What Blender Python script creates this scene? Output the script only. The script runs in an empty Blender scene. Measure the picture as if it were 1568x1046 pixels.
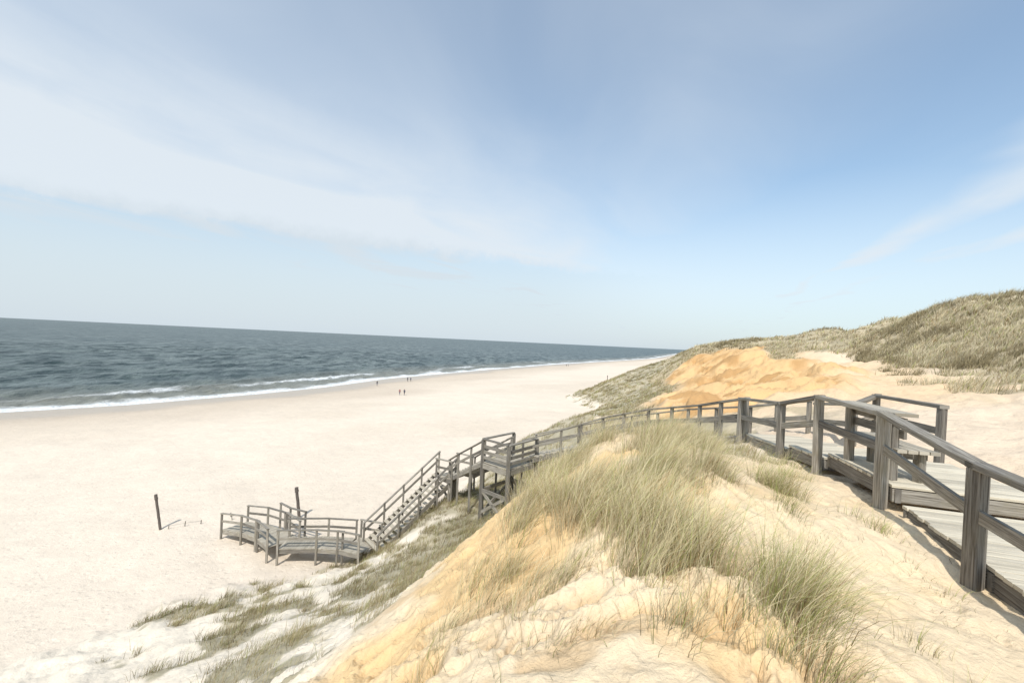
import bpy, math, numpy as np, time
from mathutils import Vector, Matrix
T0=time.time()
rng=np.random.default_rng(7)
scene=bpy.context.scene
# ------------------------------------------------------------------ noise
def _h(ix,iy,s):
    n=(ix.astype(np.int64)*374761393+iy.astype(np.int64)*668265263+s*1274126177)&0x7fffffff
    n=((n^(n>>13))*1274126177)&0x7fffffff
    n=(n^(n>>16))&0xffffff
    return n/float(0xffffff)
def vn(x,y,s=0):
    x=np.asarray(x,float);y=np.asarray(y,float)
    ix=np.floor(x);iy=np.floor(y);fx=x-ix;fy=y-iy
    fx=fx*fx*(3-2*fx);fy=fy*fy*(3-2*fy)
    a=_h(ix,iy,s);b=_h(ix+1,iy,s);c=_h(ix,iy+1,s);d=_h(ix+1,iy+1,s)
    return (a*(1-fx)+b*fx)*(1-fy)+(c*(1-fx)+d*fx)*fy
def fbm(x,y,s=0,o=4):
    r=0;a=.5;t=0
    for i in range(o):
        r=r+a*vn(x*2**i+i*17.3,y*2**i-i*9.1,s+i);t+=a;a*=.5
    return r/t
def ss(a,b,x):
    t=np.clip((x-a)/(b-a),0,1);return t*t*(3-2*t)
def sdist(P,x,y):
    best=np.full(x.shape,1e18);sg=np.ones(x.shape)
    for (x0,y0),(x1,y1) in zip(P[:-1],P[1:]):
        dx,dy=x1-x0,y1-y0;L=dx*dx+dy*dy
        t=np.clip(((x-x0)*dx+(y-y0)*dy)/L,0,1)
        d=(x-x0-t*dx)**2+(y-y0-t*dy)**2
        cr=-(dx*(y-y0)-dy*(x-x0))
        m=d<best;best=np.where(m,d,best);sg=np.where(m,np.sign(cr),sg)
    return np.sqrt(best)*sg      # + = right of the line (inland)
# scattered footprints: soft pits with a raised heel, on a jittered lattice
def prints(x,y,sc,s):
    X_=x*sc;Y_=y*sc;ix=np.floor(X_);iy=np.floor(Y_);out=np.zeros_like(x)
    for a in (-1,0,1):
        for b in (-1,0,1):
            cx=ix+a;cy=iy+b
            px=cx+.15+.7*_h(cx,cy,s);py=cy+.15+.7*_h(cx,cy,s+1);th=_h(cx,cy,s+2)*1.2+1.0
            on=_h(cx,cy,s+3)<.6
            dx=X_-px;dy=Y_-py;c=np.cos(th);q=np.sin(th)
            u=(dx*c+dy*q)/.34;w=(-dx*q+dy*c)/.16
            rr2=u*u+w*w
            out+=on*(-np.exp(-rr2*1.4)+.45*np.exp(-(np.sqrt(rr2)-1.5)**2*5))
    return out
# ------------------------------------------------------------------ terrain
SEA=4.0
SHORE=[(-2450,-4250),(-740,-980),(-205,-90),(-131,30),(-96.5,86),(-84,101),(-70,128),(-61,151),(-51,192),(-14,280),(37,393),(243,787),(655,1800),(2370,5650),(11500,27800)]
TOE=[(-2400,-4000),(-600,-900),(-120,-140),(-42,-14),(-28,4),(-18.5,17),(-13.1,23.8),(-8.2,27.6),(-5.0,33),(3,55),(14,88),(48,150),(127,340),(395,1060),(820,1960),(2530,5700),(11900,27800)]
CP=np.array([
(0,0,20.25),(0,2.4,20.05),(3.6,4,19.9),(4.7,4.6,19.8),(5.5,6.7,19.85),(6,8.7,19.75),(6.1,10,19.7),(6.3,12.4,19.5),(3,2,20.0),(6,1,19.9),
(1.5,4,20.2),(2.3,6,20.45),(2.5,8,20.4),(1,5.5,20.15),(3.7,6,20.1),(3.9,8,20.1),
(-.7,3.2,19.45),(-.05,4.5,19.5),(.7,7.5,19.7),(2.3,9.3,20.1),(4.1,10,19.8),(-1.1,1,19.6),(-2.5,-2,19.3),
(-4,6,16.5),(-2.3,6,17.7),(-2.0,9,16.8),(0,13,16.2),(3,14,17.3),(5,16,17.8),(7,18,18.2),(4,23,15.3),(0,23,13.3),(-1.5,23,12.9),(-3.4,28,12.2),(-1,20,13.6),
(-11.2,17.2,10.9),(-15,11.2,11.1),(-9.6,9.6,13.2),(-5.4,9,15),(-2.7,12.6,14.9),(-5.7,16.4,12.5),(-6.7,20.2,11.3),(-5.2,25.2,11.3),(-7.2,25.2,9.9),(-3.5,31,10.6),
(-19.5,16.5,9.3),(-13.6,22.8,9.3),(-8.2,27.6,9.2),(-5,33,9.2),(3,55,8.6),(14,88,8.4),(-28,4,9.2),(-42,-14,9.2),
(-23,22,6.8),(-12,32,6),(-6,55,5),(-3,88,5),(-34,8,6),(34,150,4),(48,150,8.6),
(0,-10,20),(-8,-5,16.5),(10,-10,20.3),(30,-20,21),(-24,-18,14),(20,0,20.4),(12,6,20.2),(9,10,20.1),(15,16,20.4),(20,25,20.4),(34,46,20.7),(9,20,19),(12,28,18.6),
(26,25,20.8),(30,35,21),(42,55,21.2),(47,42,27.2),(49,52,27),(55,65,27.8),(66,90,27.4),(89,150,25.5),(60,20,28),(70,-5,28),(38,10,23.2),(40,-20,23.5),(36,30,23.2),
(100,60,26),(130,120,26),(150,200,24),(56,85,23.4),(75,125,23.6),
(8,25,16.8),(5.5,45,14.6),(12,50,14.6),(0,42,11.8),(22.4,35,20.5),(27,48,20.8),(33.5,66,21.4),(39.5,83,22.2),(40,100,22.5),(52,125,22.3),
(17.5,37,17.3),(17.5,60,15),(22.5,52,17),(24,60,16.2),(29,74,17),(33,88,18),(30,95,16),(10,62,12),(22,95,12.5),(30,112,16),(75,186,20),(95,200,22)],float)
C2=1.2
def _phi(d2): return np.sqrt(d2+C2)
_A=_phi((CP[:,None,0]-CP[None,:,0])**2+(CP[:,None,1]-CP[None,:,1])**2)
_n=len(CP);_M=np.zeros((_n+1,_n+1));_M[:_n,:_n]=_A;_M[:_n,_n]=1;_M[_n,:_n]=1
_w=np.linalg.solve(_M,np.append(CP[:,2]-0,0))
def rbf(x,y):
    out=np.full(x.shape,_w[-1])
    for i in range(_n):
        out+=_w[i]*_phi((x-CP[i,0])**2+(y-CP[i,1])**2)
    return out
OCH=[(15,29),(22,44),(29,63),(36,86)]
def pdist(P,x,y): return np.abs(sdist(P,x,y))
def crumf(x,y): return np.abs(fbm(x*2.1+fbm(x*1.5,y*1.5,7,2)*.8,y*2.1,55,5)-.5)
def height(x,y,full=False):
    x=np.asarray(x,float);y=np.asarray(y,float)
    r=np.hypot(x,y)
    sh=sdist(SHORE,x,y);dt=sdist(TOE,x,y)
    tb=np.clip(sh/np.maximum(sh-dt,1.),0,1)
    beach=SEA+np.where(sh<0,np.maximum(sh*.04,-4),np.minimum(sh*.05,.8)+ss(.08,1.1,tb)*4.6)
    beach=beach+(fbm(x*.05,y*.05,3,3)-.5)*.5*ss(10,60,sh)+(fbm(x*.3,y*.3,5,5)-.5)*.34*ss(15,50,sh)*ss(400,100,r)
    zA=8.6+ss(0,38,dt)*12.5+(fbm(x*.02,y*.02,9,4)-.4)*6*ss(20,90,dt)-np.maximum(-dt,0)*.5
    k=ss(110,200,r)
    m=k<1
    dune=zA.copy()
    dune[m]=rbf(x[m],y[m])*(1-k[m])+zA[m]*k[m]
    och=ss(8.5,5,pdist(OCH,x,y)+(fbm(x*.2,y*.2,21,3)-.5)*8)
    und=(fbm(x*.16,y*.16,11,4)-.5)*1.7*ss(18,45,r)*(1+1.2*ss(23,27,dune))
    med=(fbm(x*.9,y*.9,31,4)-.5)*(.28+.25*ss(10,25,r))
    nearm=ss(16,9,r)
    left=ss(3.2,.8,x-.12*y)
    crum=crumf(x,y)*-.75+.08
    pm=ss(2.2,3.4,x-.12*y)*nearm
    fine=(fbm(x*5,y*5,41,3)-.5)*.06+nearm*(crum*left*ss(.25,.55,fbm(x*.8+5,y*.8,57,3))+(fbm(x*14,y*14,43,2)-.5)*.018)
    q=pm>0
    if q.any(): fine[q]+=prints(x[q],y[q],2.3,101)*.03*pm[q]
    gul=np.abs(fbm(x*.28+fbm(x*.2,y*.2,2,2)*2,y*.28,51,5)-.5)*-4.4*och+och*.75
    dune=dune+und+med+fine+gul
    d=dune-beach
    z=np.where(d>0,beach+d*ss(-.2,1.2,d)**.6,beach)
    if full: return z,beach,d,sh,dt,och
    return z
PATH=[(8,2),(11,8),(14,15),(19,25),(27,38),(36,50),(46,70),(50,95)]
def gdens(x,y,z,d,sh,dt,och):
    r=np.hypot(x,y)
    n=fbm(x*.33,y*.33,61,4)
    n2=fbm(x*.75,y*.75,63,3)
    pth=ss(3.8,1.8,pdist(PATH,x,y)+(n2-.5)*2)
    hill=ss(20.9,21.8,z+(n-.5)*1.2)*ss(20,26,r)
    slope=ss(.51,.56,n*.3+n2*.7)*ss(.1,.5,d)
    talus=ss(13,20,y+x*.6)*ss(.5,1.6,d)*ss(.30,.45,n+.03)
    talus=np.maximum(talus,ss(40,55,y)*ss(.5,1.5,d))
    side=ss(-5,-2.5,x)*ss(9,12,y)*ss(13,8,x)*ss(.3,.42,n+.05)*ss(.5,1.5,d)
    g=np.maximum.reduce([hill,slope,talus,side])
    plat=(z>19.3)&(x>6)&(r<60)
    g=np.where(plat,np.maximum(hill,ss(.52,.6,n2)*ss(14,22,r)*.8),g)
    g=g*(1-pth*(z<22.5))*(1-och*ss(.2,.5,och+.4*(n2-.4)))
    g=np.where((x>-1.6)&(x<8)&(y<9.5)&(y>-6),0,g)
    return np.clip(g,0,1)

def mesh_from(name,V,F,mat,smooth=True,cols=None,attrs=None):
    me=bpy.data.meshes.new(name)
    V=np.asarray(V,np.float32);F=np.asarray(F,np.int32)
    me.vertices.add(len(V));me.vertices.foreach_set('co',V.ravel())
    k=F.shape[1]
    me.loops.add(F.size);me.loops.foreach_set('vertex_index',F.ravel())
    me.polygons.add(len(F));me.polygons.foreach_set('loop_start',np.arange(0,F.size,k,dtype=np.int32))
    me.polygons.foreach_set('use_smooth',np.full(len(F),smooth))
    if cols is not None:
        a=me.color_attributes.new('Col','FLOAT_COLOR','POINT')
        c=np.ones((len(V),4),np.float32);c[:,:3]=cols;a.data.foreach_set('color',c.ravel())
    for n_,v_ in (attrs or {}).items():
        a=me.attributes.new(n_,'FLOAT','POINT');a.data.foreach_set('value',np.asarray(v_,np.float32))
    me.update(calc_edges=True);me.validate()
    me.materials.append(mat)
    ob=bpy.data.objects.new(name,me);scene.collection.objects.link(ob)
    return ob
# ------------------------------------------------------------------ materials
def newmat(name):
    m=bpy.data.materials.new(name);m.use_nodes=True
    nt=m.node_tree;b=nt.nodes['Principled BSDF'];b.inputs['Specular IOR Level'].default_value=.2
    return m,nt,b
def nd(nt,t,**kw):
    n=nt.nodes.new(t)
    for k,v in kw.items():
        if k in n.inputs: n.inputs[k].default_value=v
        else: setattr(n,k,v)
    return n
def mth(nt,op,a,b=None,c=None,clamp=False):
    n=nt.nodes.new('ShaderNodeMath');n.operation=op;n.use_clamp=clamp
    for i,v in enumerate((a,b,c)):
        if v is None: continue
        if isinstance(v,(int,float)): n.inputs[i].default_value=v
        else: nt.links.new(v,n.inputs[i])
    return n.outputs[0]
def mixc(nt,f,a,b,bt='MIX'):
    n=nt.nodes.new('ShaderNodeMix');n.data_type='RGBA';n.blend_type=bt
    for s,v in ((n.inputs[0],f),(n.inputs[6],a),(n.inputs[7],b)):
        if isinstance(v,(int,float)): s.default_value=v
        elif isinstance(v,tuple): s.default_value=(*v,1)
        else: nt.links.new(v,s)
    return n.outputs[2]
def mapr(nt,v,a,b,c=0,d=1):
    n=nt.nodes.new('ShaderNodeMapRange');n.interpolation_type='SMOOTHSTEP'
    nt.links.new(v,n.inputs[0])
    for i,q in enumerate((a,b,c,d)): n.inputs[i+1].default_value=q
    return n.outputs[0]
sand,nt,b=newmat('sand');L=nt.links.new
geo=nd(nt,'ShaderNodeNewGeometry');at=nd(nt,'ShaderNodeVertexColor',layer_name='Col')
wet=nd(nt,'ShaderNodeAttribute',attribute_name='wet')
def noise(nt,vec,scale,detail=4,rough=.55,dist=0.):
    n=nd(nt,'ShaderNodeTexNoise',Scale=scale,Detail=detail,Roughness=rough,Distortion=dist)
    nt.links.new(vec,n.inputs['Vector']);return n.outputs['Fac']
P=geo.outputs['Position']
n1=noise(nt,P,200,2);n2=noise(nt,P,14,4,.6);n3=noise(nt,P,1.3,6,.68);n4=noise(nt,P,.22,4,.6)
v=mth(nt,'ADD',mth(nt,'MULTIPLY',n1,.16),mth(nt,'MULTIPLY',n2,.16))
v=mth(nt,'ADD',v,mth(nt,'MULTIPLY',n3,.30));v=mth(nt,'ADD',v,mth(nt,'MULTIPLY',n4,.16))
v=mth(nt,'ADD',v,.61)
cm=nd(nt,'ShaderNodeVectorMath',operation='SCALE');L(at.outputs['Color'],cm.inputs[0]);L(v,cm.inputs['Scale'])
sp=mapr(nt,noise(nt,P,38,3,.8),.66,.72)
sp2=mapr(nt,noise(nt,P,4.5,5,.85),.66,.72)
c=mixc(nt,mth(nt,'MULTIPLY',sp,.45),cm.outputs[0],(.26,.18,.10))
c=mixc(nt,mth(nt,'MULTIPLY',sp2,.22),c,(.34,.26,.17))
L(c,b.inputs['Base Color'])
L(mapr(nt,wet.outputs['Fac'],0,1,.95,.35),b.inputs['Roughness'])
bp=nd(nt,'ShaderNodeBump',Strength=.75,Distance=.05)
vor=nd(nt,'ShaderNodeTexVoronoi',Scale=2.6);L(P,vor.inputs['Vector'])
hh=mth(nt,'ADD',mth(nt,'MULTIPLY',n2,.8),mth(nt,'MULTIPLY',n1,.12))
hh=mth(nt,'ADD',hh,mth(nt,'MULTIPLY',mapr(nt,vor.outputs['Distance'],.05,.4),.7))
hh=mth(nt,'ADD',hh,mth(nt,'MULTIPLY',n3,2.4))
L(hh,bp.inputs['Height']);L(bp.outputs[0],b.inputs['Normal'])
def grassmat(name,trans):
    m,nt,b=newmat(name);L=nt.links.new
    at=nd(nt,'ShaderNodeVertexColor',layer_name='Col')
    df=nd(nt,'ShaderNodeBsdfDiffuse');L(at.outputs['Color'],df.inputs[0])
    nt.nodes.remove(b)
    tr=nd(nt,'ShaderNodeBsdfTranslucent');L(at.outputs['Color'],tr.inputs[0])
    mx=nd(nt,'ShaderNodeMixShader');mx.inputs[0].default_value=trans
    L(df.outputs[0],mx.inputs[1]);L(tr.outputs[0],mx.inputs[2]);L(mx.outputs[0],nt.nodes['Material Output'].inputs[0])
    return m
gmat=grassmat('marram_blade',.35)
wood,nt,b=newmat('weathered_wood');L=nt.links.new
uv=nd(nt,'ShaderNodeUVMap',uv_map='UVMap');rn=nd(nt,'ShaderNodeAttribute',attribute_name='rnd')
mp=nd(nt,'ShaderNodeMapping');mp.inputs['Scale'].default_value=(2,60,1);L(uv.outputs[0],mp.inputs[0])
off=nd(nt,'ShaderNodeCombineXYZ');L(mth(nt,'MULTIPLY',rn.outputs['Fac'],50.),off.inputs[2]);
ad=nd(nt,'ShaderNodeVectorMath',operation='ADD');L(mp.outputs[0],ad.inputs[0]);L(off.outputs[0],ad.inputs[1])
g=noise(nt,ad.outputs[0],1,6,.65,.4)
geo=nd(nt,'ShaderNodeNewGeometry');st=noise(nt,geo.outputs['Position'],3,5)
c=mixc(nt,mapr(nt,g,.3,.68),(.115,.10,.082),(.40,.375,.335))
c=mixc(nt,mapr(nt,st,.45,.75,0,.55),c,(.25,.225,.165))
c=mixc(nt,1.,c,mixc(nt,rn.outputs['Fac'],(.6,.59,.58),(1.2,1.18,1.12)),'MULTIPLY')
tn=nd(nt,'ShaderNodeAttribute',attribute_name='tint')
c=mixc(nt,tn.outputs['Fac'],c,mixc(nt,mapr(nt,g,.25,.6),(.42,.37,.28),(.72,.65,.51)))
L(c,b.inputs['Base Color']);b.inputs['Roughness'].default_value=.8
bp=nd(nt,'ShaderNodeBump',Strength=.5,Distance=.006);L(g,bp.inputs['Height']);L(bp.outputs[0],b.inputs['Normal'])
def flat(name,col,rough=.8):
    m,nt,b=newmat(name)
    geo=nd(nt,'ShaderNodeNewGeometry');n=noise(nt,geo.outputs['Position'],12,4)
    nt.links.new(mixc(nt,n,tuple(k*.7 for k in col),tuple(min(1,k*1.25) for k in col)),b.inputs['Base Color'])
    b.inputs['Roughness'].default_value=rough;return m
# ------------------------------------------------------------------ ground mesh (polar sheet)
front=np.radians(np.linspace(-66,66,900));back=np.radians(np.linspace(66,294,90))[1:-1]
angs=np.concatenate([front,back]);na=len(angs)
rr=np.concatenate([np.geomspace(.6,1.8,20,endpoint=False),np.geomspace(1.8,14,300,endpoint=False),np.geomspace(14,260,330,endpoint=False),np.geomspace(260,38000,90)])
A,R=np.meshgrid(angs,rr);X=R*np.sin(A);Y=R*np.cos(A)
x=X.ravel();y=Y.ravel()
z,beach,d,sh,dt,och=height(x,y,True)
g=gdens(x,y,z,d,sh,dt,och)
r=np.hypot(x,y)
def lerp(a,b,t): return a*(1-t[:,None])+np.array(b)[None,:]*t[:,None]
col=np.tile(np.array((.735,.632,.51)),(len(x),1))
nb=fbm(x*.03,y*.03,71,4);nb2=fbm(x*.5,y*.5,73,4)
col=lerp(col,(.64,.545,.43),ss(.4,.7,nb)*.65)
wetw=ss(20,7,sh+(fbm(x*.05,y*.05,75,3)-.5)*14)
col=lerp(col,(.53,.44,.34),ss(50,18,sh+(nb-.5)*45)*.65)
col=lerp(col,(.41,.345,.27),wetw*.75)
dm=ss(0,1,d)
col=lerp(col,(.77,.68,.55),dm)
near=ss(15,8,r+ss(0,-3,x)*8)*dm
left=ss(3.2,.8,x-.12*y)
col=lerp(col,(.765,.61,.41),near*.95)
ora=ss(.46,.64,fbm(x*.7+3,y*.7,79,4))*(.35+.65*left)
col=lerp(col,(.74,.52,.265),near*ora*.9)
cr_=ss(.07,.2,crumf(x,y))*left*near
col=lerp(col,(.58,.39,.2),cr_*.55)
plat=ss(18.8,19.6,z)*ss(5,8,x)*dm
col=lerp(col,(.71,.56,.405),plat*.8)
col=lerp(col,(.69,.45,.215),och*.96)
col=lerp(col,(.47,.27,.11),och*ss(.44,.62,nb2)*.8)
col=lerp(col,(.72,.52,.31),ss(15,9,pdist(OCH,x,y))*(1-och)*.75*(z>15))
gc=lerp(np.tile(np.array((.42,.365,.24)),(len(x),1)),(.28,.25,.155),ss(.35,.65,nb2))
col=col*(1-g[:,None]*.78)+gc*g[:,None]*.78
V=np.stack([x,y,z],1)
idx=np.arange(len(rr)*na).reshape(len(rr),na)
a=idx[:-1,:];b2=idx[1:,:];c_=np.roll(idx,-1,1)
F=np.stack([a.ravel(),c_[:-1].ravel(),c_[1:].ravel(),b2.ravel()],1)
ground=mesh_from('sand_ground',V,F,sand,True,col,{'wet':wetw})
print('ground',time.time()-T0)
# ------------------------------------------------------------------ sea
sa=np.radians(np.linspace(-75,40,620));rs=np.concatenate([np.geomspace(60,500,560,endpoint=False),np.geomspace(500,39500,130)])
sa=np.concatenate([sa,np.radians(np.linspace(40,285,60))[1:-1]])
A,R=np.meshgrid(sa,rs);x=(R*np.sin(A)).ravel();y=(R*np.cos(A)).ravel()
s=-sdist(SHORE,x,y)
wob=(fbm(x*.015,y*.015,81,3)-.5)*30
ph=s+wob
r=np.hypot(x,y);fade=ss(1300,220,r)
amp=.36*ss(2,25,s)*fade
sw=np.sin(ph*.42)+.6*np.sin(ph*.25+1.3+fbm(x*.02,y*.02,5,2)*5)
loc=fbm(x*.035,y*.035,83,3)
wz=amp*(np.maximum(sw,-.4))*(.4+1.6*loc)+(fbm(x*.4+y*.1,y*.22,85,4)-.5)*1.1*fade*ss(0,10,s)
brk=ss(.5,1.2,sw)*ss(34,12,s)*ss(3,8,s)*ss(.44,.56,loc)*.9
V=np.stack([x,y,wz+SEA],1);ns=len(sa)
idx=np.arange(len(rs)*ns).reshape(len(rs),ns);c_=np.roll(idx,-1,1)
F=np.stack([idx[:-1].ravel(),c_[:-1].ravel(),c_[1:].ravel(),idx[1:].ravel()],1)
seam,nt,b=newmat('sea_water');L=nt.links.new
sdn=nd(nt,'ShaderNodeAttribute',attribute_name='sd');bk=nd(nt,'ShaderNodeAttribute',attribute_name='brk')
geo=nd(nt,'ShaderNodeNewGeometry');P=geo.outputs['Position']
mp=nd(nt,'ShaderNodeMapping');mp.inputs['Rotation'].default_value=(0,0,math.radians(30));mp.inputs['Scale'].default_value=(1,.35,1);L(P,mp.inputs[0])
na_=noise(nt,mp.outputs[0],.9,5,.6);nb_=noise(nt,mp.outputs[0],.16,6,.65);nc=noise(nt,mp.outputs[0],.02,4)
deep=mixc(nt,mapr(nt,nb_,.40,.60),(.035,.056,.056),(.17,.205,.195))
deep=mixc(nt,mapr(nt,nc,.4,.65,0,.45),deep,(.06,.09,.092))
col_=mixc(nt,mapr(nt,sdn.outputs['Fac'],50,0,0,.8),deep,(.26,.25,.2))
fn=noise(nt,P,.4,5,.7,.5);fn2=noise(nt,P,2.2,4,.7)
e=mth(nt,'ADD',sdn.outputs['Fac'],mth(nt,'MULTIPLY',mth(nt,'SUBTRACT',noise(nt,P,.05,3),.5),20.))
f1=mth(nt,'MULTIPLY',mapr(nt,e,9,3),mapr(nt,fn2,.30,.5))
f2=mth(nt,'MULTIPLY',bk.outputs['Fac'],mapr(nt,fn,.35,.5))
f3=mth(nt,'MULTIPLY',mapr(nt,sdn.outputs['Fac'],500,60,0,.75),mapr(nt,noise(nt,mp.outputs[0],.26,5,.75),.655,.71))
f=mth(nt,'MAXIMUM',f1,mth(nt,'MAXIMUM',f2,f3),clamp=True)
col_=mixc(nt,f,col_,(.85,.87,.87))
L(col_,b.inputs['Base Color']);L(mapr(nt,f,0,1,.4,.9),b.inputs['Roughness']);b.inputs['Specular IOR Level'].default_value=.22
bp=nd(nt,'ShaderNodeBump',Strength=1.,Distance=1.3);L(mth(nt,'ADD',mth(nt,'MULTIPLY',na_,.6),mth(nt,'MULTIPLY',nb_,2.)),bp.inputs['Height']);L(bp.outputs[0],b.inputs['Normal'])
sea=mesh_from('sea_water',V,F,seam,True,None,{'sd':s,'brk':brk})
# ------------------------------------------------------------------ grass
def blades(name,root,h,w,ld,la,nseg,col):
    N=len(root);t=np.linspace(0,1,nseg+1)[None,:]
    az=rng.uniform(0,np.pi,N);sx=np.cos(az)[:,None];sy=np.sin(az)[:,None]
    hh=h[:,None];l=la[:,None]
    px=root[:,0:1]+ld[:,0:1]*hh*l*t**1.8
    py=root[:,1:2]+ld[:,1:2]*hh*l*t**1.8
    pz=root[:,2:3]+hh*(t-.45*l*t**2.2)
    ww=w[:,None]*(1-t**1.5*.93)*.5
    Va=np.stack([px-sx*ww,py-sy*ww,pz],2);Vb=np.stack([px+sx*ww,py+sy*ww,pz],2)
    V=np.stack([Va,Vb],2).reshape(-1,3)
    base=(np.arange(N)*(nseg+1)*2)[:,None]+(np.arange(nseg)*2)[None,:]
    F=np.stack([base,base+1,base+3,base+2],2).reshape(-1,4)
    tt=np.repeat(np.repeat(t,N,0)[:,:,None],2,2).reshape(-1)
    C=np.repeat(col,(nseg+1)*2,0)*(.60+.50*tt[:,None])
    return mesh_from(name,V,F,gmat,False,np.clip(C,0,.95))
STRAW=np.array((.90,.79,.51));GREEN=np.array((.36,.40,.16));BROWN=np.array((.46,.33,.17))
def bcol(N,gfrac,base=STRAW):
    k=rng.random(N);c=np.tile(base,(N,1))*rng.uniform(.65,1.12,(N,1))
    gm=k<gfrac;c[gm]=GREEN*rng.uniform(.7,1.7,(gm.sum(),1))+np.array((.05,.03,0))
    bm=k>.86;c[bm]=BROWN*rng.uniform(.5,1.3,(bm.sum(),1))
    return c
tf=[];
def blob(cx,cy,rd,n,hs=(.5,.8),gf=.15,nb=190):
    for i in range(n):
        q=rng.normal(0,rd*.6,2);tf.append((cx+q[0],cy+q[1],rng.uniform(*hs),gf,nb))
blob(1.55,3.9,.32,6,(.62,.88),.15);blob(1.55,4.6,.38,6,(.65,.9),.15);blob(1.15,3.75,.25,2,(.45,.65),.12)
blob(2.15,3.1,.2,5,(.5,.75),.3,190);blob(2.45,3.6,.2,3,(.5,.7),.25)
blob(1.0,4.9,.45,6,(.5,.8));blob(1.9,5.5,.5,8,(.6,.85));blob(2.6,6.1,.5,6,(.55,.75))
blob(.75,6.0,.4,5,(.5,.75));blob(2.6,7.8,.7,10,(.5,.8),.1);blob(3.7,6.3,.25,6,(.35,.55),.35,140);blob(3.2,5.3,.25,2,(.3,.45),.3,80)
blob(1.5,8.4,.6,10,(.45,.7),.1);blob(3.4,8.9,.7,11,(.5,.75),.1);blob(.7,7.5,.4,7,(.45,.7),.1)
blob(1.6,2.85,.28,3,(.35,.5),.2,90);blob(1.1,3.1,.3,2,(.3,.45),.2,60);blob(.45,4.0,.4,5,(.3,.45),.1,80);blob(1.9,2.6,.2,2,(.3,.45),.3,80)
blob(0,4.9,.3,6,(.35,.5),.1,110);blob(-.3,4.1,.3,4,(.3,.42),.1,80);blob(.3,5.6,.3,6,(.4,.6),.1,130);blob(.4,6.6,.3,7,(.45,.65),.1,140)
blob(.4,3.1,.35,3,(.2,.35),.1,45);blob(4.2,10.2,.6,9,(.45,.6),.1);blob(2.6,2.6,.12,1,(.2,.3),.5,40);blob(-.5,3.4,.2,3,(.2,.35),.1,50)
blob(4.9,7.9,.25,4,(.2,.35),.5,50);blob(4.6,5.7,.3,6,(.15,.3),.5,35);blob(4.3,4.6,.25,3,(.12,.22),.5,25);blob(5.3,9.4,.4,7,(.25,.45),.4,70);blob(3.05,3.3,.1,1,(.22,.28),.3,40)
roots=[];H=[];W=[];LD=[];LA=[];CC=[]
for cx,cy,hs,gf,nb in tf:
    N=int(nb*rng.uniform(.7,1.2));rad=.05+.12*hs
    q=rng.normal(0,1,(N,2))*rad
    p=np.array([cx,cy])+q;roots.append(p)
    H.append(hs*rng.uniform(.45,1.15,N));W.append(rng.uniform(.0028,.0055,N))
    wd=np.array([.75,.10])+rng.normal(0,.2,2)
    out=q/rad*.5+wd+rng.normal(0,.35,(N,2));n_=np.linalg.norm(out,axis=1)
    LD.append(out/n_[:,None]);LA.append(np.clip(.22+.28*n_*rng.uniform(.4,1.8,N),.1,1.15))
    CC.append(bcol(N,gf*rng.uniform(.4,1.8))*rng.uniform(.82,1.08))
p=np.vstack(roots);rz=height(p[:,0],p[:,1])-.02
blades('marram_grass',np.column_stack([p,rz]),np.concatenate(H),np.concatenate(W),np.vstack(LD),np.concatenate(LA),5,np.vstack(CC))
N=3400
p=np.column_stack([rng.uniform(-1,5,N),rng.uniform(2.0,9,N)])
k=fbm(p[:,0]*1.3,p[:,1]*1.3,91,3)>.5;p=p[k];N=len(p)
an=rng.uniform(0,6.28,N)
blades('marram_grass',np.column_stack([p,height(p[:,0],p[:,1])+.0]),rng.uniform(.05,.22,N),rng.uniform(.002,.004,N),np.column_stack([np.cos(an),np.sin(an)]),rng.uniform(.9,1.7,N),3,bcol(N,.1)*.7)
def scatter(name,xr,yr,n,nb,hr,thr,wk,colf,nseg=2,spread=.22,cond=None):
    p=np.column_stack([rng.uniform(*xr,n),rng.uniform(*yr,n)])
    an=np.degrees(np.arctan2(p[:,0],p[:,1]));p=p[(np.abs(an)<58)]
    z,be,d,sh,dt,och=height(p[:,0],p[:,1],True)
    g=gdens(p[:,0],p[:,1],z,d,sh,dt,och)
    k=rng.random(len(p))<g*thr
    k&=g>.25
    if cond is not None: k&=cond(p[:,0],p[:,1],z,d)
    p=p[k];z=z[k];g=g[k]
    M=len(p);N=M*nb
    ti=np.repeat(np.arange(M),nb)
    sc=rng.uniform(.5,1.35,M)*(.6+.4*g)
    q=rng.normal(0,1,(N,2))*spread
    pr=p[ti]+q*sc[ti][:,None]
    rr_=np.hypot(pr[:,0],pr[:,1])
    zz=z[ti]-.03 if spread<.16 else height(pr[:,0],pr[:,1])-.03
    h=rng.uniform(*hr,N)*sc[ti]
    w=np.maximum(.005,rr_*wk)*rng.uniform(.7,1.3,N)
    out=q/spread*.4+np.array([.8,.1])+rng.normal(0,.4,(N,2));n_=np.linalg.norm(out,axis=1)
    c=colf(N,ti,p)
    blades(name,np.column_stack([pr,zz]),h,w,out/n_[:,None],np.clip(.25+.3*n_*rng.uniform(.4,1.4,N),.1,1),nseg,c)
    print(name,M,N)
def c_slope(N,ti,p):
    c=bcol(N,.15,np.array((.66,.56,.34)));t=fbm(p[:,0]*.5,p[:,1]*.5,93,3)[ti];return c*(.5+.7*t)[:,None]
def c_hill(N,ti,p):
    c=bcol(N,.08,np.array((.84,.735,.51)));t=ss(.36,.54,fbm(p[:,0]*.25,p[:,1]*.25,95,4))[ti];u=rng.uniform(.7,1.15,len(p))[ti]
    return (c*t[:,None]*1.02+(1-t[:,None])*np.array((.40,.335,.20))*rng.uniform(.7,1.3,(N,1)))*u[:,None]
scatter('dune_slope_grass',(-28,8),(3,32),13000,24,(.2,.46),.9,.0007,c_slope,2,.13)
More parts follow.
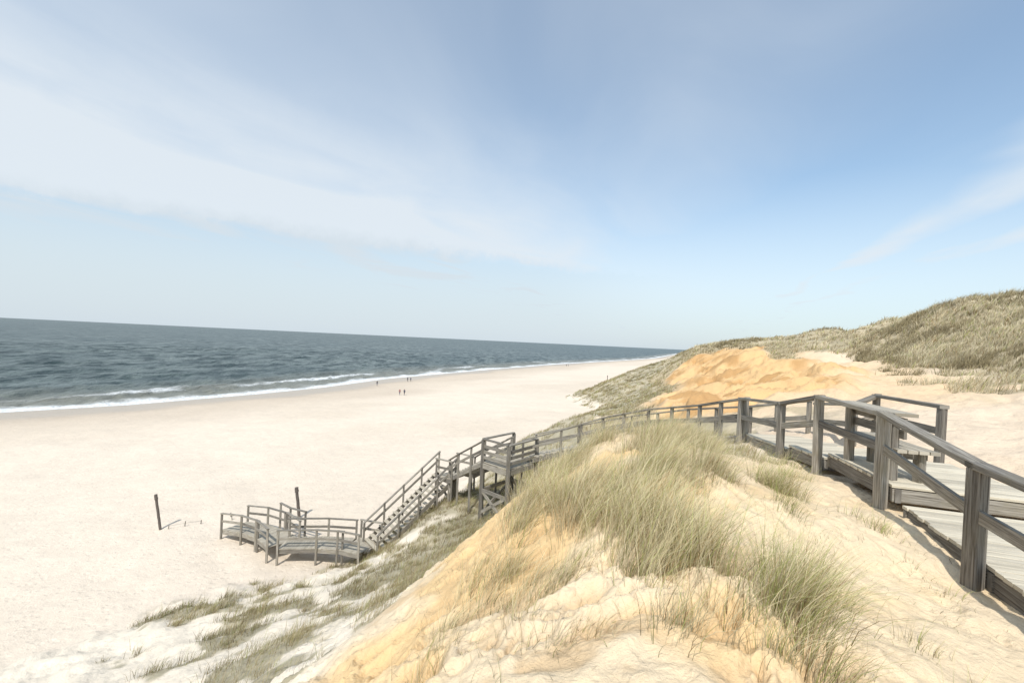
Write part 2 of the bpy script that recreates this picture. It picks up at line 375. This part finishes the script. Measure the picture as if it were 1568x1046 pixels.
scatter('cliff_grass',(-6,60),(28,125),10000,14,(.3,.6),.8,.0009,c_slope,2,.3,lambda x,y,z,d:(z<22)&((x>1)|(y>34)))
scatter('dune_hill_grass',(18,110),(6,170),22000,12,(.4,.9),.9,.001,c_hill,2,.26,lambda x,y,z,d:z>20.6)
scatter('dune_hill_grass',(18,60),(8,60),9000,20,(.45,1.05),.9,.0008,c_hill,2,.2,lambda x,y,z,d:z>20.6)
print('grass',time.time()-T0)
# ------------------------------------------------------------------ timber construction
class Wood:
    def __init__(s): s.V=[];s.F=[];s.uv=[];s.rnd=[];s.t=[]
    def beam(s,p0,p1,w,h,up=(0,0,1),tint=0.,jit=.0):
        p0=Vector(p0);p1=Vector(p1);ax=(p1-p0);Lg=ax.length
        if Lg<1e-4: return
        ax.normalize();up=Vector(up)
        if abs(ax.dot(up))>.95: up=Vector((1,.2,0))
        sd=ax.cross(up).normalized();u=sd.cross(ax).normalized()
        bv=min(w,h)*.10;b0=len(s.V)
        ring=[(-w/2+bv,-h/2),(w/2-bv,-h/2),(w/2,-h/2+bv),(w/2,h/2-bv),(w/2-bv,h/2),(-w/2+bv,h/2),(-w/2,h/2-bv),(-w/2,-h/2+bv)]
        for p in (p0,p1):
            for a,c in ring: s.V.append(p+sd*a+u*c)
        r=rng.random();o=rng.random()*9
        per=[0];
        for i in range(8):
            a=ring[i];c=ring[(i+1)%8];per.append(per[-1]+math.hypot(a[0]-c[0],a[1]-c[1]))
        for i in range(8):
            j=(i+1)%8
            s.F.append((b0+i,b0+j,b0+8+j,b0+8+i));s.uv+= [(o,per[i]+o),(o,per[i+1]+o),(o+Lg,per[i+1]+o),(o+Lg,per[i]+o)]
        s.F.append(tuple(b0+7-i for i in range(8)));s.uv+=[(o+.02*i,o) for i in range(8)]
        s.F.append(tuple(b0+8+i for i in range(8)));s.uv+=[(o+.02*i,o) for i in range(8)]
        s.rnd+=[r]*16;s.t+=[tint]*16
    def build(s,name,parent):
        me=bpy.data.meshes.new(name);me.from_pydata([tuple(v) for v in s.V],[],s.F)
        l=me.uv_layers.new(name='UVMap');l.data.foreach_set('uv',np.array(s.uv,np.float32).ravel())
        a=me.attributes.new('rnd','FLOAT','POINT');a.data.foreach_set('value',np.array(s.rnd,np.float32))
        a=me.attributes.new('tint','FLOAT','POINT');a.data.foreach_set('value',np.array(s.t,np.float32))
        me.materials.append(wood);ob=bpy.data.objects.new(name,me);scene.collection.objects.link(ob);ob.parent=parent;return ob
def empty(name):
    e=bpy.data.objects.new(name,None);scene.collection.objects.link(e);return e
def gz(x,y): return float(height(np.array([x],float),np.array([y],float))[0])
def rail(W,pts,lift=.0,ph=1.05,post=.12,mid=(.55,),sink=.35,cap=(.14,.06),ground=True,tint=0.):
    for (x,y,zd) in pts:
        zb=min(gz(x,y)-sink,zd-.3) if ground else zd-.3
        jx,jy=rng.normal(0,.008,2)
        W.beam((x+jx,y+jy,zb),(x,y,zd+ph-cap[1]),post,post,tint=tint)
    for a,b in zip(pts[:-1],pts[1:]):
        A=Vector((a[0],a[1],a[2]+ph-cap[1]/2));B=Vector((b[0],b[1],b[2]+ph-cap[1]/2));d=(B-A).normalized()*.07
        W.beam(A-d,B+d,cap[0],cap[1],tint=tint)
        for m in mid:
            W.beam((a[0],a[1],a[2]+m),(b[0],b[1],b[2]+m),.05,.13,tint=tint)
def interp(pts,step):
    out=[]
    for a,b in zip(pts[:-1],pts[1:]):
        a=Vector(a);b=Vector(b);n=max(1,round((b-a).to_2d().length/step))
        out+=[a.lerp(b,i/n) for i in range(n)]
    out.append(Vector(pts[-1]));return out
def walkway(D,Rl,pts,width,step=1.7,left=True,right=True,stair=.28,tint=.35,pw=.14,ph=1.05,post=.11,run_=.29):
    n=len(pts);P=[Vector(p) for p in pts];nor=[]
    for i in range(n):
        t=Vector((0,0))
        if i>0: t+=(P[i]-P[i-1]).to_2d().normalized()
        if i<n-1: t+=(P[i+1]-P[i]).to_2d().normalized()
        t.normalize();nor.append(Vector((t.y,-t.x,0)))
    for sgn,on in ((-1,left),(1,right)):
        E=[P[i]+nor[i]*sgn*(width/2) for i in range(n)]
        for a,b in zip(E[:-1],E[1:]):
            D.beam(a-Vector((0,0,.16)),b-Vector((0,0,.16)),.07,.22)
        q=interp([tuple(e+nor[i]*sgn*.07) for i,e in enumerate(E)],step)
        if on: rail(Rl,[tuple(v) for v in q],ph=ph,post=post)
    for a,b,na_,nb_ in zip(P[:-1],P[1:],nor[:-1],nor[1:]):
        run=(b-a).to_2d().length;slope=abs(b.z-a.z)/run
        st=run_ if slope>stair else pw
        m=max(1,int(run/st))
        for i in range(m):
            c=a.lerp(b,(i+.5)/m);nn=na_.lerp(nb_,(i+.5)/m).normalized()
            w=width/2+.04
            if slope>stair:
                D.beam(c-nn*w*.97,c+nn*w*.97,.24,.05,tint=tint)
            else:
                D.beam(c-nn*w+Vector((0,0,-.02)),c+nn*w+Vector((0,0,-.02)),run/m-.012,.04,tint=tint)
bw=empty('wooden_boardwalk');D=Wood();Rl=Wood()
Lp=[(3.3,.6,19.92),(4.0,2.5,19.93),(4.75,4.6,19.98),(5.5,6.7,20.2),(5.93,8.75,20.22),(6.02,10.1,19.92),(6.35,12.5,19.74)]
Rp=[(5.2,0.0,19.92),(5.9,1.9,19.93),(6.6,4.0,19.98),(7.35,6.1,20.2),(7.9,8.3,20.22),(8.05,10.1,19.92),(8.35,12.3,19.74)]
rail(Rl,Lp[:3]+[(5.5,6.7,20.2)],ph=1.03,post=.14,cap=(.16,.07),mid=(.5,),sink=.3)
rail(Rl,Lp[3:],ph=1.03,post=.13,cap=(.15,.07),mid=(.5,),sink=.3)
rail(Rl,[(8.05,8.5,20.2),(8.75,10.9,20.15),(8.0,10.6,19.95),(8.35,12.4,19.74)],ph=1.0,post=.12,cap=(.15,.07),mid=(.5,))
def decksec(i0,i1,z0,z1,t0=0,t1=1):
    l0=Vector(Lp[i0]).lerp(Vector(Lp[i1]),t0);l1=Vector(Lp[i0]).lerp(Vector(Lp[i1]),t1)
    r0=Vector(Rp[i0]).lerp(Vector(Rp[i1]),t0);r1=Vector(Rp[i0]).lerp(Vector(Rp[i1]),t1)
    l0.z=r0.z=z0;l1.z=r1.z=z1
    inn=(r0-l0).normalized()*.10
    l0+=inn;l1+=inn
    m=max(1,round((l1-l0).length/.135))
    for k in range(m):
        t=(k+.5)/m;a=l0.lerp(l1,t);b=r0.lerp(r1,t);o=rng.uniform(-.015,.015)
        dd=(b-a).normalized()*o;dz=Vector((0,0,-.02+rng.uniform(-.002,.002)))
        D.beam(a+dz+dd,b+dz+dd,(l1-l0).length/m-.008,.04,tint=.8+rng.uniform(-.25,.2))
    for a,b in ((l0,l1),(r0,r1),(l0.lerp(r0,.5),l1.lerp(r1,.5))):
        s_=(r0-l0).normalized()*(.06 if a is l0 else -.06)
        D.beam(a+s_-Vector((0,0,.15)),b+s_-Vector((0,0,.15)),.08,.2)
    for a,b in ((l0,r0),(l1,r1)):
        dr=(l1-l0).normalized()*(.05 if a is l0 else -.05)
        D.beam(a+dr-Vector((0,0,.152)),b+dr-Vector((0,0,.152)),.07,.19)
decksec(0,1,19.98,19.98);decksec(1,2,19.98,20.0);decksec(2,3,20.0,20.02,0,.8)
decksec(3,4,20.2,20.2,-.05,.92)
decksec(4,5,20.06,20.04,.05,.9)
decksec(5,6,19.93,19.8,.0,1)
W2=[(7.35,12.5,19.74),(7.1,15,19.2),(6.3,18,18.6),(5.1,21.3,17.7),(3.2,23.4,16.7),(1.2,24.3,15.95)]
walkway(D,Rl,W2,1.7,1.6,post=.10)
D.build('deck',bw);Rl.build('railing',bw)
be=empty('wooden_bench');B=Wood()
u=(Vector(Lp[4])-Vector(Lp[3]));u.z=0;u.normalize();nn=Vector((u.y,-u.x,0))
o=Vector((5.5,6.7,20.2))+nn*.18+u*.1
for k in (.12,1.35):
    for w_ in (.06,.42):
        B.beam(o+u*k+nn*w_,o+u*k+nn*w_+Vector((0,0,.43 if w_>.2 else .98)),.12,.12)
    B.beam(o+u*k+nn*.0+Vector((0,0,.38)),o+u*k+nn*.5+Vector((0,0,.38)),.08,.10)
for w_ in (.10,.24,.38,.52):
    B.beam(o-u*.05+nn*w_+Vector((0,0,.46)),o+u*1.55+nn*w_+Vector((0,0,.46)),.125,.05,tint=.3)
for h_ in (.7,.88): B.beam(o-u*.05+nn*.13+Vector((0,0,h_)),o+u*1.55+nn*.13+Vector((0,0,h_)),.04,.13)
B.beam(o-u*.08+nn*.12+Vector((0,0,.995)),o+u*1.58+nn*.12+Vector((0,0,.995)),.3,.05,tint=.3)
B.build('seat_and_frame',be)
tw=empty('wooden_lookout_platform');D=Wood();Rl=Wood()
far=Vector((.35,24.9,15.9));lf=Vector((-1.2,22.95,15.9));nr_=Vector((.1,21.7,15.9));rt=Vector((1.55,23.6,15.9))
cor=[far,lf,nr_,rt]
for c in cor:
    zb=gz(c.x,c.y)-.4;D.beam((c.x,c.y,zb),(c.x,c.y,17.0),.17,.17)
for a,b in ((lf,nr_),(nr_,rt),(far,lf),(rt,far)):
    for zz,hh in ((15.72,.26),(14.5,.18)): D.beam((a.x,a.y,zz),(b.x,b.y,zz),.08,hh)
    D.beam((a.x,a.y,14.5),(b.x,b.y,13.3),.07,.15);D.beam((b.x,b.y,14.56),(a.x,a.y,13.36),.07,.15)
for a,b in ((lf,nr_),(nr_,rt)):
    Rl.beam((a.x,a.y,17.05),(b.x,b.y,17.05),.16,.07)
    for zz in (16.15,16.42,16.7): Rl.beam((a.x,a.y,zz),(b.x,b.y,zz),.05,.16)
Rl.beam((far.x,far.y,17.05),(lf.x,lf.y,17.05),.16,.07)
Rl.beam((far.x,far.y,16.5),(lf.x,lf.y,16.5),.05,.14)
m=14
for i in range(m):
    t=(i+.5)/m;a=lf.lerp(far,t);b=nr_.lerp(rt,t);D.beam(a,b,(far-lf).length/m-.012,.04,tint=.4)
D.build('tower_frame',tw);Rl.build('tower_railing',tw)
# long stairway
sw_=empty('wooden_beach_stairway');D=Wood();Rl=Wood()
walkway(D,Rl,[(-.45,23.9,15.88),(-2.0,26.2,14.5),(-2.6,27.2,13.9)],1.5,1.5)
walkway(D,Rl,[(-2.6,27.2,13.86),(-3.6,27.9,13.84)],1.7,1.2)
for p in ((-2.2,28.2),(-3.1,26.8),(-3.2,28.6),(-4.1,27.4)):
    D.beam((p[0],p[1],gz(*p)-.4),(p[0],p[1],13.75),.15,.15)
D.beam((-3.1,26.8,13.5),(-4.1,27.4,12.4),.06,.14);D.beam((-4.1,27.4,13.5),(-3.1,26.8,12.4),.06,.14)
F0=(-3.6,27.9,13.84);F1=(-7.25,25.1,10.35)
walkway(D,Rl,[F0,F1],1.9,1.3,post=.11,run_=.27,tint=.6)
walkway(D,Rl,[F1,(-8.6,25.7,10.25)],1.7,1.3)
walkway(D,Rl,[(-8.6,25.7,10.22),(-10.2,25.9,10.16),(-12.3,25.7,10.12)],1.5,1.5)
walkway(D,Rl,[(-12.3,25.7,10.1),(-13.6,26.9,10.05)],1.6,1.8)
walkway(D,Rl,[(-13.6,26.9,10.03),(-15.1,27.8,9.93),(-16.9,28.8,9.6)],1.5,1.6)
rail(Rl,[(-12.0,27.7,10.1),(-13.2,28.3,10.05),(-14.3,29.3,9.95)],ph=1.05,post=.11)
D.build('deck_and_steps',sw_);Rl.build('railing',sw_)
# ------------------------------------------------------------------ beach poles
tar=flat('tarred_wood',(.13,.11,.095))
def pole(name,b0,t0,r):
    e=empty(name);b0=Vector(b0);t0=Vector(t0)
    def cyl(n_,p,q,r0,r1,mat):
        V=[];F=[];ax=(q-p).normalized();s1=ax.cross(Vector((0,1,0))).normalized();s2=ax.cross(s1)
        rings=8
        for k in range(rings+1):
            c=p.lerp(q,k/rings);rr_=r0+(r1-r0)*k/rings
            for j in range(12):
                a_=j/12*6.2832;w_=rr_*(1+.08*math.sin(3*a_+k*1.3));V.append(c+s1*math.cos(a_)*w_+s2*math.sin(a_)*w_)
        for k in range(rings):
            for j in range(12):
                j2=(j+1)%12;F.append((k*12+j,k*12+j2,k*12+12+j2,k*12+12+j))
        F.append(tuple(rings*12+j for j in range(12)))
        me=bpy.data.meshes.new(n_);me.from_pydata(V,[],F);me.materials.append(mat);ob=bpy.data.objects.new(n_,me);scene.collection.objects.link(ob);ob.parent=e
    md=b0.lerp(t0,.35)
    cyl('shaft',b0-(t0-b0).normalized()*.5,md,r,r,tar);cyl('upper_shaft',md,t0,r*1.02,r*.98,tar)
    cyl('head',b0.lerp(t0,.86),t0+(t0-b0).normalized()*.02,r*1.3,r*1.15,tar)
z0=gz(-21.8,29.1);pole('beach_marker_pole',(-21.8,29.1,z0),(-22.2,29.1,11.2),.075)
z0=gz(-14.2,31.8);pole('beach_marker_pole',(-14.2,31.8,z0),(-14.5,31.8,11.15),.10)
z0=gz(36.6,172);pole('beach_marker_pole',(36.6,172,z0),(36.5,172,z0+2.4),.12)
fe=empty('wire_fence');B=Wood();fp=[(-21.4,29.2),(-20.7,29.7),(-20,30.2)]
tops=[]
for i,(a_,c_2) in enumerate(fp):
    zz=gz(a_,c_2);B.beam((a_,c_2,zz-.3),(a_+.06,c_2,zz+.25+.08*(i%2)),.045,.045);tops.append((a_+.04,c_2,zz+.2))
for a_,c_2 in zip(tops[:-1],tops[1:]): B.beam(a_,c_2,.012,.012)
for i,(a_,c_2) in enumerate([(-18.4,31.1),(-18.8,31.5)]):
    zz=gz(a_,c_2);B.beam((a_,c_2,zz-.3),(a_+.1*(i-1),c_2,zz+.3),.05,.05)
B.build('stakes_and_wire',fe)
# ------------------------------------------------------------------ people
skin=flat('skin',(.5,.33,.25));hair=flat('hair',(.08,.05,.03))
def person(x,y,ang,top,leg,sc=1.,stride=.22):
    J={'pel':(0,0,.95,.13),'wai':(0,0,1.1,.12),'che':(0,.01,1.35,.155),'nek':(0,.01,1.5,.055),'hd0':(0,.02,1.58,.085),'hd1':(0,.03,1.68,.095),'hd2':(0,.02,1.75,.05),
    'hl':(-.1,0,.9,.095),'kl':(-.1,stride*.7,.5,.065),'al':(-.1,stride,.09,.045),'tl':(-.1,stride+.16,.04,.035),
    'hr':(.1,0,.9,.095),'kr':(.1,-stride*.25,.5,.065),'ar':(.1,-stride,.11,.045),'tr':(.1,-stride+.14,.04,.035),
    'sl':(-.19,.0,1.43,.065),'el':(-.25,-.08,1.14,.045),'wl':(-.25,.02,.9,.032),'fl':(-.24,.06,.8,.03),
    'sr':(.19,.0,1.43,.065),'er':(.25,.06,1.14,.045),'wr':(.25,.18,.93,.032),'fr':(.24,.24,.85,.03)}
    E=['pel wai','wai che','che nek','nek hd0','hd0 hd1','hd1 hd2','pel hl','hl kl','kl al','al tl','pel hr','hr kr','kr ar','ar tr','che sl','sl el','el wl','wl fl','che sr','sr er','er wr','wr fr']
    ks=list(J);me=bpy.data.meshes.new('body');me.from_pydata([J[k][:3] for k in ks],[tuple(ks.index(q) for q in e.split()) for e in E],[])
    ob=bpy.data.objects.new('tmp',me);scene.collection.objects.link(ob)
    m=ob.modifiers.new('s','SKIN')
    for i,k in enumerate(ks):
        me.skin_vertices[0].data[i].radius=(J[k][3],J[k][3]*.85);me.skin_vertices[0].data[i].use_root=(k=='pel')
    ob.modifiers.new('sub','SUBSURF').levels=2
    dg=bpy.context.evaluated_depsgraph_get();m2=bpy.data.meshes.new_from_object(ob.evaluated_get(dg))
    bpy.data.objects.remove(ob)
    mats=[flat('jacket',top),flat('trousers',leg),skin,hair,flat('shoes',(.05,.05,.05))]
    m2.materials.clear()
    for q in mats: m2.materials.append(q)
    for p in m2.polygons:
        c=p.center
        if c.z>1.5: k=3 if (c.z>1.69 or c.y<.0) else 2
        elif abs(c.x)>.19 and c.z<.93: k=2
        elif c.z>.96 or abs(c.x)>.2: k=0
        elif c.z<.1: k=4
        else: k=1
        p.material_index=k;p.use_smooth=True
    o2=bpy.data.objects.new('person',m2);scene.collection.objects.link(o2)
    o2.location=(x,y,gz(x,y));o2.rotation_euler=(0,0,ang);o2.scale=(sc,)*3
person(-28.5,124,2.8,(.05,.06,.10),(.04,.04,.06));person(-30,125,2.9,(.25,.05,.05),(.05,.06,.12),.96)
person(-45,155,.4,(.04,.04,.05),(.06,.07,.12));person(-39,174,.3,(.10,.10,.12),(.03,.03,.04));person(-37.9,174.4,.3,(.04,.06,.12),(.03,.03,.04),.95)
person(42,346,.3,(.05,.05,.06),(.03,.03,.04));person(43.5,347,.3,(.3,.3,.3),(.03,.03,.04))
# ------------------------------------------------------------------ sky / light
SUN=Vector((-.22,-.72,1.0)).normalized()
el=math.asin(SUN.z);az=math.atan2(SUN.x,SUN.y)
w=bpy.data.worlds.new('World');scene.world=w;w.use_nodes=True;nt=w.node_tree;L=nt.links.new
bg=nt.nodes['Background'];bg.inputs[1].default_value=.145
sky=nd(nt,'ShaderNodeTexSky');sky.sky_type='NISHITA';sky.sun_disc=False;sky.sun_elevation=el;sky.sun_rotation=az
sky.air_density=1.0;sky.dust_density=1.0;sky.ozone_density=1.0
tc=nd(nt,'ShaderNodeTexCoord');sx=nd(nt,'ShaderNodeSeparateXYZ');L(tc.outputs['Generated'],sx.inputs[0])
x_,y_,z_=sx.outputs
zc=mth(nt,'MAXIMUM',z_,.03)
px=mth(nt,'DIVIDE',x_,zc);py=mth(nt,'DIVIDE',y_,zc)
uu=mth(nt,'SUBTRACT',mth(nt,'MULTIPLY',px,.935),mth(nt,'MULTIPLY',py,.355))
vv=mth(nt,'ADD',mth(nt,'MULTIPLY',px,.355),mth(nt,'MULTIPLY',py,.935))
cb=nd(nt,'ShaderNodeCombineXYZ');L(uu,cb.inputs[0]);L(mth(nt,'MULTIPLY',vv,.5),cb.inputs[1])
s1=noise(nt,cb.outputs[0],1.1,5,.5,.9);s2=noise(nt,cb.outputs[0],.6,3,.5,.8)
uw=mth(nt,'ADD',uu,mth(nt,'MULTIPLY',mth(nt,'SUBTRACT',s2,.5),1.3))
rp=nd(nt,'ShaderNodeValToRGB')
mrn=nt.nodes.new('ShaderNodeMapRange');L(uw,mrn.inputs[0]);mrn.inputs[1].default_value=-7;mrn.inputs[2].default_value=4
L(mrn.outputs[0],rp.inputs[0]);rp.color_ramp.interpolation='EASE'
el_=rp.color_ramp.elements
stops=[(-7,.6),(-4.6,.8),(-3.0,.85),(-2.1,.55),(-1.3,.42),(-.7,.27),(.0,.32),(.8,.12),(1.2,.15),(1.5,.75),(1.85,.26),(2.25,.8),(2.7,.3),(4,.3)]
while len(el_)<len(stops): el_.new(.5)
for e_,(p_,v_) in zip(el_,stops):
    e_.position=(p_+7)/11;e_.color=(v_,v_,v_,1)
den=mth(nt,'MULTIPLY',rp.outputs[0],mapr(nt,s1,.25,.75,.6,1.12))
den=mth(nt,'ADD',den,.08)
edge=mth(nt,'SUBTRACT',z_,mth(nt,'ADD',mth(nt,'MULTIPLY',x_,-.1047),mth(nt,'MULTIPLY',y_,.175)))
ln=noise(nt,tc.outputs['Generated'],30,6,.65);edge=mth(nt,'ADD',edge,mth(nt,'MULTIPLY',mth(nt,'SUBTRACT',ln,.5),.045))
above=mapr(nt,edge,-.02,.02)
band=mth(nt,'MULTIPLY',mapr(nt,edge,.30,-.02),mth(nt,'MULTIPLY',above,mapr(nt,x_,.5,.0,0,.42)))
above=mth(nt,'MAXIMUM',above,mapr(nt,x_,.0,.4))
low=mapr(nt,z_,.45,.02)
den=mth(nt,'ADD',den,band)
den=mth(nt,'MAXIMUM',den,mth(nt,'MULTIPLY',low,mapr(nt,x_,.7,0,.74,.92)))
den=mth(nt,'MINIMUM',den,.94)
white=mixc(nt,above,(4.75,5.25,5.65),(5.35,5.8,6.2))
white=mixc(nt,mapr(nt,z_,.14,.0),white,(4.6,5.2,5.7))
cl=mixc(nt,den,mixc(nt,1.,sky.outputs[0],(1.15,1.3,1.27),'MULTIPLY'),white)
L(cl,bg.inputs[0])
sl=bpy.data.lights.new('sun','SUN');sl.energy=3.75;sl.angle=math.radians(.6);sl.color=(1,.96,.90)
so=bpy.data.objects.new('sun',sl);scene.collection.objects.link(so);so.rotation_euler=SUN.to_track_quat('Z','Y').to_euler();so.location=(0,0,60)
# ------------------------------------------------------------------ camera
cd=bpy.data.cameras.new('camera');cam=bpy.data.objects.new('camera',cd);scene.collection.objects.link(cam);scene.camera=cam
cd.sensor_width=36;cd.lens=16.07;cd.clip_end=80000;cd.clip_start=.05
M=Matrix.Rotation(math.radians(90),4,'X')@Matrix.Rotation(math.radians(2.7),4,'Z')
cam.matrix_world=Matrix.Translation((0,0,22))@M
scene.view_settings.view_transform='Standard';scene.view_settings.look='None';scene.view_settings.exposure=0
print('done',time.time()-T0)
